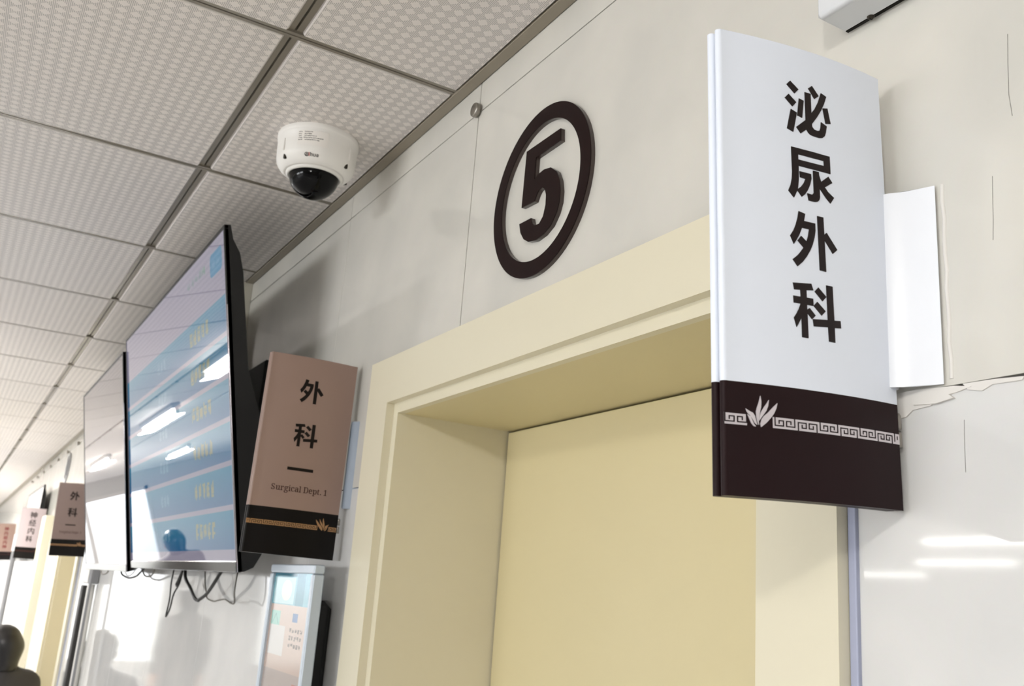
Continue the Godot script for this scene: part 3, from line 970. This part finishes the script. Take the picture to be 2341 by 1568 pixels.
# ======================================================================= dome camera, wall box
func build_camera_dome() -> void:
	var t := thing("security_camera", "white dome security camera with a black glass dome, on the ceiling", "security camera", Vector3(0.4695, CEIL, -1.645))
	t.rotation.y = deg_to_rad(0)
	obj("body", MB.new().lathe(PackedVector2Array([Vector2(0.0750, 0.001), Vector2(0.0762, -0.001), Vector2(0.0765, -0.0095), Vector2(0.0758, -0.0105), Vector2(0.0750, -0.011), Vector2(0.0743, -0.03), Vector2(0.0735, -0.05), Vector2(0.072, -0.057), Vector2(0.066, -0.066), Vector2(0.058, -0.0725), Vector2(0.0535, -0.0735), Vector2(0.052, -0.0715)]), 72), M.shell, t)
	obj("collar", MB.new().lathe(PackedVector2Array([Vector2(0.0535, -0.071), Vector2(0.0525, -0.076), Vector2(0.0495, -0.078), Vector2(0.0465, -0.0775), Vector2(0.046, -0.07)]), 72), M.shell, t)
	var dome := PackedVector2Array()
	for i in 17:
		var a := i / 16.0 * PI / 2
		dome.append(Vector2(0.0462 * cos(a), -0.0745 - 0.044 * sin(a)))
	obj("dome", MB.new().lathe(dome, 72), M.dome, t)
	# screws in the lugs of the body, and the raised ribs above them
	var screw := MB.new().lathe(PackedVector2Array([Vector2(0, -0.0018), Vector2(0.0032, -0.0018), Vector2(0.0036, 0), Vector2(0.0036, 0.006)]), 14)
	for a in [1.66, -0.22, 3.25, 4.9]:
		var dir := Vector3(cos(a + 1.15), 0, sin(a + 1.15))
		obj("screw", screw, M.screw, t, dir * 0.0685 + Vector3(0, -0.063, 0))
		obj("rib", box(Vector3(-0.0022, -0.05, -0.002), Vector3(0.0022, -0.026, 0.0035), 0.0012), M.shell, t, dir * 0.073).rotation.y = PI / 2 - (a + 1.15)
	# the printed sticker and the maker's mark, both wrapped round the body towards the viewer
	var st := MB.new()
	var a0 := deg_to_rad(137.0)
	var a1 := deg_to_rad(93.0)
	for i in 12:
		var u0 := i / 12.0
		var u1 := (i + 1) / 12.0
		var b0 := lerpf(a0, a1, u0)
		var b1 := lerpf(a0, a1, u1)
		var r0 := 0.0754
		var r1 := 0.0742
		var n0 := Vector3(cos(b0), 0, sin(b0))
		var n1 := Vector3(cos(b1), 0, sin(b1))
		var y0 := -0.0165
		var y1 := -0.0455
		var up := Vector3.UP
		st.tri(n0 * r0 + up * y0, n1 * r0 + up * y0, n1 * r1 + up * y1, n0, n1, n1, Vector2(u0, 0), Vector2(u1, 0), Vector2(u1, 1))
		st.tri(n0 * r0 + up * y0, n1 * r1 + up * y1, n0 * r1 + up * y1, n0, n1, n0, Vector2(u0, 0), Vector2(u1, 1), Vector2(u0, 1))
	obj("sticker", st, M.sticker, t)
	var word := "alhua"
	var wid := [5.0, 2.2, 4.6, 4.6, 4.6]
	var ang := deg_to_rad(124.0)
	for i in word.length():
		ang -= wid[i] * 0.5 * 0.0009 / 0.0645 * 1.25
		var dir := Vector3(cos(ang), 0, sin(ang))
		var o := cap_text(word[i], 0.0092, "Droid Sans", M.logo_red if i == 1 else M.print2, "maker_mark", t, dir * 0.0695 + Vector3(0, -0.0615, 0), 0.0006)
		o.basis = Basis(Vector3.UP, PI / 2 - ang) * Basis(Vector3.RIGHT, deg_to_rad(38.0))
		if i == 0:
			var rg := obj("maker_ring", MB.new().lathe(PackedVector2Array([Vector2(0.0033, -0.0003), Vector2(0.0033, 0.0004), Vector2(0.0039, 0.0004), Vector2(0.0039, -0.0003)]), 24), M.print2, t, o.position)
			rg.basis = o.basis * Basis(Vector3.RIGHT, PI / 2)
		ang -= wid[i] * 0.5 * 0.0009 / 0.0645 * 1.25

func build_wall_box() -> void:
	var t := thing("wall_box", "white enamelled metal box on the wall above the white sign", "wall box", Vector3(0.6, EYE + 0.517, -0.5245))
	obj("case", box(Vector3(-0.022, 0, 0), Vector3(0.0168, 0.16, 0.34), 0.0055), M.enamel, t)
	obj("back_plate", box(Vector3(0.0155, 0.0025, 0.003), Vector3(0.0185, 0.157, 0.337)), M.gap, t)
	var s := MB.new().lathe(PackedVector2Array([Vector2(0, -0.0022), Vector2(0.0018, -0.0024), Vector2(0.0026, -0.0012), Vector2(0.0032, -0.0008), Vector2(0.0034, 0.001)]), 20)
	obj("screw", s, M.screw, t, Vector3(0.0118, 0, 0.0335))
	obj("screw_slot", box(Vector3(-0.0016, -0.0026, -0.0003), Vector3(0.0016, -0.002, 0.0003)), M.gap, t, Vector3(0.0118, 0, 0.0335))

# ======================================================================= wall screens
func make_screen(label: String, at: Vector3, w: float, h: float, tilt: float, pic: Material, deep := 1.0) -> Node3D:
	# at: top corner nearest the door; local x = out of the screen to the hall, y up, z towards the viewer
	var t := thing("wall_screen", label, "television", at, "flat screens along the wall")
	t.basis = Basis(Vector3.BACK, tilt)
	var bz := 0.0085
	var scr := MB.new()
	scr.quaduv(Vector3(-0.001, -bz, -bz), Vector3(-0.001, -bz, -w + bz), Vector3(-0.001, -h + 0.022, -w + bz), Vector3(-0.001, -h + 0.022, -bz), Vector3.LEFT, Vector2(0, 0), Vector2(1, 0), Vector2(1, 1), Vector2(0, 1))
	obj("screen", scr, pic, t)
	var b := MB.new()
	b.box(Vector3(-0.0022, -bz, -w), Vector3(0.008, 0, 0), 0.001)
	b.box(Vector3(-0.0022, -h, -w), Vector3(0.008, -bz, -w + bz), 0.001)
	b.box(Vector3(-0.0022, -h, -bz), Vector3(0.008, -bz, 0), 0.001)
	obj("bezel", b, M.black, t)
	var lip := MB.new()
	lip.box(Vector3(-0.004, -h - 0.001, -w + 0.001), Vector3(0.008, -h + 0.022, -0.001), 0.0022)
	obj("lower_lip", lip, M.lip, t)
	obj("edge_strip", box(Vector3(-0.0026, -h, -0.0005), Vector3(-0.0006, -0.24 * h, 0.0012), 0.0006), M.chrome, t)
	var prof := PackedVector2Array([Vector2(0.0, 0.0), Vector2(0.012, 0.0), Vector2(0.016, -0.03), Vector2(0.029, -0.06), Vector2(0.034, -0.1), Vector2(0.036, -0.3 * h / 0.7), Vector2(0.05, -0.37 * h / 0.7), Vector2(0.062, -0.42 * h / 0.7), Vector2(0.062, -h + 0.05), Vector2(0.03, -h + 0.006), Vector2(0.012, -h), Vector2(0.0, -h)])
	for i in prof.size(): prof[i].x *= deep
	obj("back_cover", MB.new().prism(prof, 0.0, w, func(p: Vector2, k: float) -> Vector3: return Vector3(p.x, p.y, -k), 30.0, true), M.black, t)
	return t

func build_screens() -> void:
	var w := 1.247
	var tilt := atan2(0.1305, 0.6965)
	var a := Vector3(0.377, EYE + 0.713, -1.926)
	var s1 := make_screen("large black wall screen showing pale header and blue rows, nearest the cream door", a, w, 0.7086, tilt, M.screen)
	mount(s1, WX - 0.385, 0.40, 0.55)
	var plate := box(Vector3(WX - 0.012, EYE + 0.14, -2.63), Vector3(WX - 0.0005, EYE + 0.54, -2.33), 0.003)  # black plate added behind the screen to darken its shadow on the wall
	obj("shade_plate", plate, M.black, s1, s1.basis.inverse() * (-s1.position)).basis = s1.basis.inverse()
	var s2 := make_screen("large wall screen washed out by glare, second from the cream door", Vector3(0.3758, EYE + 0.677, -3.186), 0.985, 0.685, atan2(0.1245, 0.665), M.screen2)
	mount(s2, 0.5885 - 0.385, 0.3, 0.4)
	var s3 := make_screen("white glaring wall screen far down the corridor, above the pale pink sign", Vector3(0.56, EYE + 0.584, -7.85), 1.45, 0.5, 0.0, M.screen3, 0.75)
	mount(s3, WX - 0.56, 0.3, 0.6)
	# loose cables below the screens
	cable("black thick power cable hanging in a V below the nearest wall screen", 0.575, [-2.739, 0.030, -2.708, -0.001, -2.642, -0.027, -2.565, -0.049, -2.537, -0.054, -2.511, -0.051, -2.456, -0.035, -2.385, -0.008, -2.325, 0.030], 0.0042, M.cable)
	cable("thin dark cable in a long narrow loop below the nearest wall screen", 0.58, [-2.907, 0.028, -2.905, -0.016, -2.908, -0.064, -2.907, -0.111, -2.883, -0.087, -2.849, -0.048, -2.809, -0.017, -2.777, 0.028], 0.0022, M.cable)
	cable("short knotted cable tail left of the V-shaped cable", 0.578, [-2.777, 0.026, -2.806, -0.007, -2.841, -0.020, -2.805, -0.022, -2.777, 0.026], 0.0028, M.cable)
	cable("thin grey wire hanging in a shallow square loop right of the V-shaped cable", 0.583, [-2.548, 0.026, -2.514, -0.008, -2.497, -0.034, -2.466, -0.046, -2.413, -0.051, -2.356, -0.047, -2.313, -0.043, -2.271, -0.045, -2.223, -0.049, -2.223, -0.021, -2.229, 0.026], 0.0017, M.wire)
	cable("short grey wire sagging below the far end of the second wall screen", 0.57, [-4.336, 0.02, -4.221, -0.010, -4.108, -0.005, -4.043, 0.018], 0.0028, M.wire)
	cable("dark sagging cable below the near end of the second wall screen", 0.57, [-3.781, 0.022, -3.737, -0.004, -3.639, -0.015, -3.538, -0.016, -3.450, -0.009, -3.385, 0.000, -3.314, 0.02], 0.0034, M.cable)
	cable("grey wire end drooping where the two large wall screens meet", 0.572, [-3.385, 0.02, -3.285, -0.005, -3.190, -0.002, -3.134, 0.02], 0.0026, M.wire)

func mount(s: Node3D, reach: float, y: float, z: float) -> void:
	# arm from the wall to the back of the set
	for k in [0.0, 1.0]:
		obj("mount_arm", box(Vector3(0.03, -y - 0.03 - k * 0.0, -z - 0.01 - k * 0.3), Vector3(reach - 0.002, -y, -z + 0.01 - k * 0.3), 0.002), M.black, s)

func cable(label: String, x: float, zy: Array, r: float, m: Material) -> void:
	var p := PackedVector3Array()
	for i in range(0, zy.size(), 2):
		p.append(Vector3(x + (0.003 if i % 4 == 0 else 0.0), EYE + zy[i + 1], zy[i]))
	tag(obj("hanging_cable", MB.new().tube(smooth_path(p), r, 8), m), label, "cable", "cables hanging below the screens")

# ======================================================================= notice board
func build_board() -> void:
	var t := thing("notice_board", "silver-framed notice board with teal and pink print, below the Surgical Dept. 1 sign", "notice board", Vector3(0.556, EYE - 0.50, -1.62))
	var w := 0.256
	var h := 0.537
	var f := MB.new()
	var b := 0.016
	f.box(Vector3(0, h - b, -w), Vector3(0.02, h, 0), 0.003)
	f.box(Vector3(0, 0, -w), Vector3(0.02, b, 0), 0.003)
	f.box(Vector3(0, b, -w), Vector3(0.02, h - b, -w + b), 0.003)
	f.box(Vector3(0, b, -b), Vector3(0.02, h - b, 0), 0.003)
	obj("frame", f, M.frame, t)
	var p := MB.new()
	p.quaduv(Vector3(0.006, h - b, -w + b), Vector3(0.006, h - b, -b), Vector3(0.006, b, -b), Vector3(0.006, b, -w + b), Vector3.LEFT, Vector2(0, 0), Vector2(1, 0), Vector2(1, 1), Vector2(0, 1))
	obj("print", p, M.poster, t)
	obj("backing", box(Vector3(0.008, b, -w + b), Vector3(0.0195, h - b, -b)), M.enamel, t)
	obj("spacer", box(Vector3(0.0195, 0.02, -w + 0.05), Vector3(0.0615, h - 0.06, -0.05), 0.014), M.black, t)

# ======================================================================= far end of the wall
func build_far_things() -> void:
	# small junction box and its conduits left of the pilaster
	var j := thing("junction_box", "small grey junction box on the wall below the second wall screen", "junction box", Vector3(0.575, EYE - 0.058, -4.72))
	obj("case", box(Vector3(0, 0, -0.1), Vector3(0.043, 0.066, 0.1), 0.004), M.pipe, j)
	obj("cover", box(Vector3(-0.003, 0.004, -0.09), Vector3(0.001, 0.062, 0.09), 0.002), M.plaster, j)
	tag(obj("conduit", MB.new().tube(PackedVector3Array([Vector3(0.577, 0.1, -4.56), Vector3(0.577, EYE + 0.02, -4.56)]), 0.006, 12), M.pipe), "dark grey vertical conduit beside the junction box, under the second wall screen", "conduit", "conduits on the far wall")
	tag(obj("conduit", MB.new().tube(PackedVector3Array([Vector3(0.60, 0.1, -4.70), Vector3(0.60, EYE - 0.06, -4.70)]), 0.016, 12), M.white_pipe), "white vertical conduit coming out of the bottom of the junction box", "conduit", "conduits on the far wall")
	tag(obj("conduit", MB.new().tube(PackedVector3Array([Vector3(0.597, 0.1, -7.78), Vector3(0.597, EYE + 0.02, -7.78)]), 0.016, 12), M.pipe), "grey vertical conduit below the pale pink sign", "conduit", "conduits on the far wall")
	tag(obj("conduit", MB.new().tube(PackedVector3Array([Vector3(0.597, 0.1, -10.45), Vector3(0.597, EYE + 0.12, -10.45)]), 0.02, 12), M.pipe), "grey vertical conduit between the two farthest signs", "conduit", "conduits on the far wall")
	tag(obj("cover_strip", box(Vector3(0.596, 0.05, -5.03), Vector3(WX, EYE - 0.07, -4.95), 0.004), M.core), "black vertical cover strip on the wall, left of the white conduit", "cover strip")
	# beige column strip between the second door and the pale pink sign
	struct("trim_5", box(Vector3(0.565, 0, -7.55), Vector3(WX + 0.01, EYE + 0.34, -7.30), 0.004), M.paint)
	# circled number over the second door
	var n := thing("room_number", "small haze-greyed ring number plate high on the far wall above the half hidden sign", "room number", Vector3(WX, EYE + 0.645, -7.0))
	ring(n, 0.10, 0.078, M.pipe, M.pipe)  # pale grey instead of maroon: overexposed haze put into the colour
	obj("numeral", box(Vector3(-0.0122, -0.05, -0.012), Vector3(0, 0.05, 0.012), 0.001), M.pipe, n)
	# white service door farther on
	var d := Node3D.new()
	d.name = "door_3"
	d.set_meta("kind", "structure")
	add_child(d)
	obj("leaf", box(Vector3(0.602, 0, -9.0), Vector3(WX + 0.005, EYE + 0.03, -7.95), 0.004), M.leafwhite, d)
	obj("leaf", box(Vector3(0.602, 0, -10.1), Vector3(WX + 0.005, EYE + 0.03, -9.02), 0.004), M.leafwhite, d)

# ======================================================================= people
func capsule(p: Vector3, a: Vector3, b: Vector3, ra: float, rb: float) -> float:
	var ab := b - a
	var t := clampf((p - a).dot(ab) / ab.length_squared(), 0.0, 1.0)
	return (p - a - ab * t).length() - lerpf(ra, rb, t)

func field(p: Vector3, bones: Array, k: float, grow: float) -> float:
	var d := 1e9
	for b in bones:
		var c := capsule(p, b[0], b[1], b[2] + grow, b[3] + grow)
		if c > d + k: continue
		var h := clampf(0.5 + 0.5 * (d - c) / k, 0.0, 1.0)
		d = lerpf(d, c, h) - k * h * (1.0 - h)
	return d

# surface nets of the smooth union of bones; cut(p) > 0 removes
func nets(m: MB, bones: Array, cell: float, k: float, grow := 0.0, cut = null, flat := Vector3.ONE) -> void:
	var lo := Vector3.ONE * 1e9
	var hi := -lo
	for b in bones:
		for e in 2:
			var r: float = b[2 + e] + grow + k * 0.3 + 2 * cell
			lo = lo.min(b[e] - Vector3.ONE * r)
			hi = hi.max(b[e] + Vector3.ONE * r)
	var nx := ceili((hi.x - lo.x) / cell) + 1
	var ny := ceili((hi.y - lo.y) / cell) + 1
	var nz := ceili((hi.z - lo.z) / cell) + 1
	var val := PackedFloat32Array()
	val.resize(nx * ny * nz)
	val.fill(1.0)
	# only cells near some bone are computed
	for b in bones:
		var r: float = maxf(b[2], b[3]) + grow + k + 2 * cell
		var l: Vector3 = ((b[0].min(b[1]) - Vector3.ONE * r - lo) / cell).floor()
		var h: Vector3 = ((b[0].max(b[1]) + Vector3.ONE * r - lo) / cell).ceil()
		for z in range(maxi(int(l.z), 0), mini(int(h.z) + 1, nz)):
			for y in range(maxi(int(l.y), 0), mini(int(h.y) + 1, ny)):
				for x in range(maxi(int(l.x), 0), mini(int(h.x) + 1, nx)):
					var i := x + nx * (y + ny * z)
					if val[i] != 1.0: continue
					var p := lo + Vector3(x, y, z) * cell
					var f := field(p, bones, k, grow)
					if cut != null: f = maxf(f, cut.call(p))
					val[i] = f
	var at := {}
	var step := [1, nx, nx * ny]
	for z in nz - 1:
		for y in ny - 1:
			for x in nx - 1:
				var i := x + nx * (y + ny * z)
				var s := val[i] < 0.0
				var mixed := false
				for c in 8:
					if (val[i + (c & 1) + nx * ((c >> 1) & 1) + nx * ny * (c >> 2)] < 0.0) != s:
						mixed = true
						break
				if not mixed: continue
				var sum := Vector3.ZERO
				var cnt := 0
				for c in 8:
					for ax in 3:
						if c & (1 << ax): continue
						var o := Vector3(c & 1, (c >> 1) & 1, c >> 2)
						var j: int = i + int(o.x) + nx * int(o.y) + nx * ny * int(o.z)
						var va := val[j]
						var vb := val[j + step[ax]]
						if (va < 0.0) == (vb < 0.0): continue
						var q := o
						q[ax] += va / (va - vb)
						sum += q
						cnt += 1
				at[i] = lo + (Vector3(x, y, z) + sum / cnt) * cell
	var grad := func(p: Vector3) -> Vector3:
		var e := cell * 0.5
		var g := Vector3.ZERO
		for ax in 3:
			var d := Vector3.ZERO
			d[ax] = e
			var a := field(p + d, bones, k, grow)
			var b := field(p - d, bones, k, grow)
			if cut != null:
				a = maxf(a, cut.call(p + d))
				b = maxf(b, cut.call(p - d))
			g[ax] = a - b
		return g.normalized()
	var nrm := {}
	for i in at: nrm[i] = grad.call(at[i])
	for i in at:
		for ax in 3:
			var u: int = step[(ax + 1) % 3]
			var w: int = step[(ax + 2) % 3]
			if (val[i] < 0.0) == (val[i + step[ax]] < 0.0): continue
			if not (at.has(i - u) and at.has(i - w) and at.has(i - u - w)): continue
			m.quadn([at[i], at[i - u], at[i - u - w], at[i - w]], [nrm[i], nrm[i - u], nrm[i - u - w], nrm[i - w]])

func build_people() -> void:
	var h := 1.0
	var torso := [
		[Vector3(0, 0.86, 0.0), Vector3(0, 1.0, -0.005), 0.115, 0.105], [Vector3(0, 1.0, 0), Vector3(0, 1.2, 0.005), 0.105, 0.12],
		[Vector3(-0.07, 1.2, 0), Vector3(0.07, 1.2, 0), 0.11, 0.11], [Vector3(0, 1.295, -0.008), Vector3(-0.155, 1.258, -0.005), 0.062, 0.05], [Vector3(0, 1.295, -0.008), Vector3(0.155, 1.258, -0.005), 0.062, 0.05], [Vector3(-0.07, 0.88, 0), Vector3(0.07, 0.88, 0), 0.10, 0.10]]
	var arms := []
	var legs := []
	for s in [-1.0, 1.0]:
		arms.append_array([[Vector3(s * 0.168, 1.252, 0), Vector3(s * 0.205, 1.02, -0.015), 0.052, 0.042], [Vector3(s * 0.205, 1.02, -0.015), Vector3(s * 0.21, 0.80, 0.03), 0.041, 0.028]])
		legs.append_array([[Vector3(s * 0.085, 0.86, 0), Vector3(s * 0.09, 0.46, 0.01), 0.088, 0.058], [Vector3(s * 0.09, 0.46, 0.01), Vector3(s * 0.09, 0.09, -0.015), 0.056, 0.038], [Vector3(s * 0.09, 0.06, -0.03), Vector3(s * 0.1, 0.035, 0.12), 0.042, 0.03]])
	var neck := [[Vector3(0, 1.27, -0.01), Vector3(0, 1.37, 0.005), 0.055, 0.048]]
	var head := [
		[Vector3(0, 1.455, -0.012), Vector3(0, 1.475, 0.012), 0.083, 0.08], [Vector3(0, 1.40, 0.02), Vector3(0, 1.385, 0.045), 0.05, 0.036], [Vector3(0, 1.34, 0.0), Vector3(0, 1.40, 0.005), 0.05, 0.05],
		[Vector3(0, 1.452, 0.085), Vector3(0, 1.425, 0.103), 0.009, 0.013], [Vector3(-0.018, 1.398, 0.078), Vector3(0.018, 1.398, 0.078), 0.008, 0.008],
		[Vector3(-0.084, 1.45, -0.005), Vector3(-0.086, 1.43, 0.0), 0.014, 0.011], [Vector3(0.084, 1.45, -0.005), Vector3(0.086, 1.43, 0.0), 0.014, 0.011]]
	var body := MB.new()
	nets(body, torso + arms + legs + neck, 0.018, 0.04)
	nets(body, head, 0.007, 0.018)
	# one hand, mirrored for the other side: palm, four unequal fingers, thumb from the side of the palm
	var hand := [[Vector3(0.21, 0.80, 0.03), Vector3(0.212, 0.735, 0.042), 0.026, 0.03], [Vector3(0.212, 0.75, 0.025), Vector3(0.212, 0.735, 0.062), 0.018, 0.018]]
	for f in 4:
		var z := 0.066 - f * 0.0185
		var l: float = [0.068, 0.077, 0.071, 0.055][f]
		var a := Vector3(0.212, 0.722, z)
		var b := a + Vector3(-0.004, -l * 0.5, 0.001)
		var c := b + Vector3(-0.012, -l * 0.45, 0.0)
		hand.append([a, b, 0.0085, 0.0078])
		hand.append([b, c, 0.0078, 0.0068])
	hand.append([Vector3(0.205, 0.765, 0.06), Vector3(0.198, 0.735, 0.082), 0.0115, 0.0095])
	hand.append([Vector3(0.198, 0.735, 0.082), Vector3(0.19, 0.708, 0.085), 0.0092, 0.0078])
	var hm := MB.new()
	nets(hm, hand, 0.0045, 0.006)
	for s in [1.0, -1.0]:
		for i in range(0, hm.v.size(), 3):
			var k := Vector3(s, 1, 1)
			body.tri(hm.v[i] * k, hm.v[i + 1] * k, hm.v[i + 2] * k, hm.n[i] * k, hm.n[i + 1] * k, hm.n[i + 2] * k)
	var coat := MB.new()
	nets(coat, torso + arms + [[Vector3(0, 0.86, 0), Vector3(0, 0.70, 0), 0.13, 0.14], [Vector3(0, 1.28, -0.01), Vector3(0, 1.325, -0.01), 0.055, 0.05]], 0.018, 0.05, 0.018, func(p: Vector3) -> float: return maxf(p.y - 1.378, maxf(0.66 - p.y, 0.81 - p.y if absf(p.x) > 0.165 else -1.0)))
	var trs := MB.new()
	nets(trs, legs, 0.018, 0.03, 0.014, func(p: Vector3) -> float: return maxf(p.y - 0.86, 0.10 - p.y))
	var shoes := []
	for s in [-1.0, 1.0]:
		var sh := MB.new()
		nets(sh, [[Vector3(s * 0.09, 0.05, -0.045), Vector3(s * 0.1, 0.04, 0.135), 0.046, 0.036]], 0.012, 0.02, 0.006, func(p: Vector3) -> float: return maxf(-p.y, p.y - 0.095))
		shoes.append(sh)
	var hair := MB.new()
	nets(hair, [[Vector3(0, 1.462, -0.022), Vector3(0, 1.485, 0.0), 0.086, 0.084], [Vector3(0, 1.45, -0.04), Vector3(0, 1.375, -0.05), 0.074, 0.064]], 0.009, 0.03, 0.010, func(p: Vector3) -> float: return maxf((p.z - 0.045) + (1.50 - p.y) * 0.55, 1.335 - p.y))
	var t := thing("person", "dark-haired person in a charcoal coat by the far wall, at the left edge", "person", Vector3(0.375, 0, -5.9))
	t.rotation.y = deg_to_rad(200)
	obj("body", body, M.skin, t)
	obj("hair", hair, M.hair, t)
	obj("coat", coat, M.coat, t)
	obj("trousers", trs, M.trousers, t)
	for s in shoes: obj("shoe", s, M.shoe, t)
	for s in [-1.0, 1.0]:
		var eye := SphereMesh.new()
		eye.radius = 0.009
		eye.height = 0.018
		obj("eye", eye, M.hair, t, Vector3(s * 0.032, 1.456, 0.079))
	var sc := 0.945
	t.scale = Vector3.ONE * sc
	var p2 := dup(t, "person", "person in grey out in the hall, seen only mirrored in the nearest screen", Vector3(-1.0, 0, -10.2))
	p2.rotation.y = deg_to_rad(172)
	p2.scale = Vector3.ONE * 1.08
	p2.get_node("coat").material_override = M.coat2
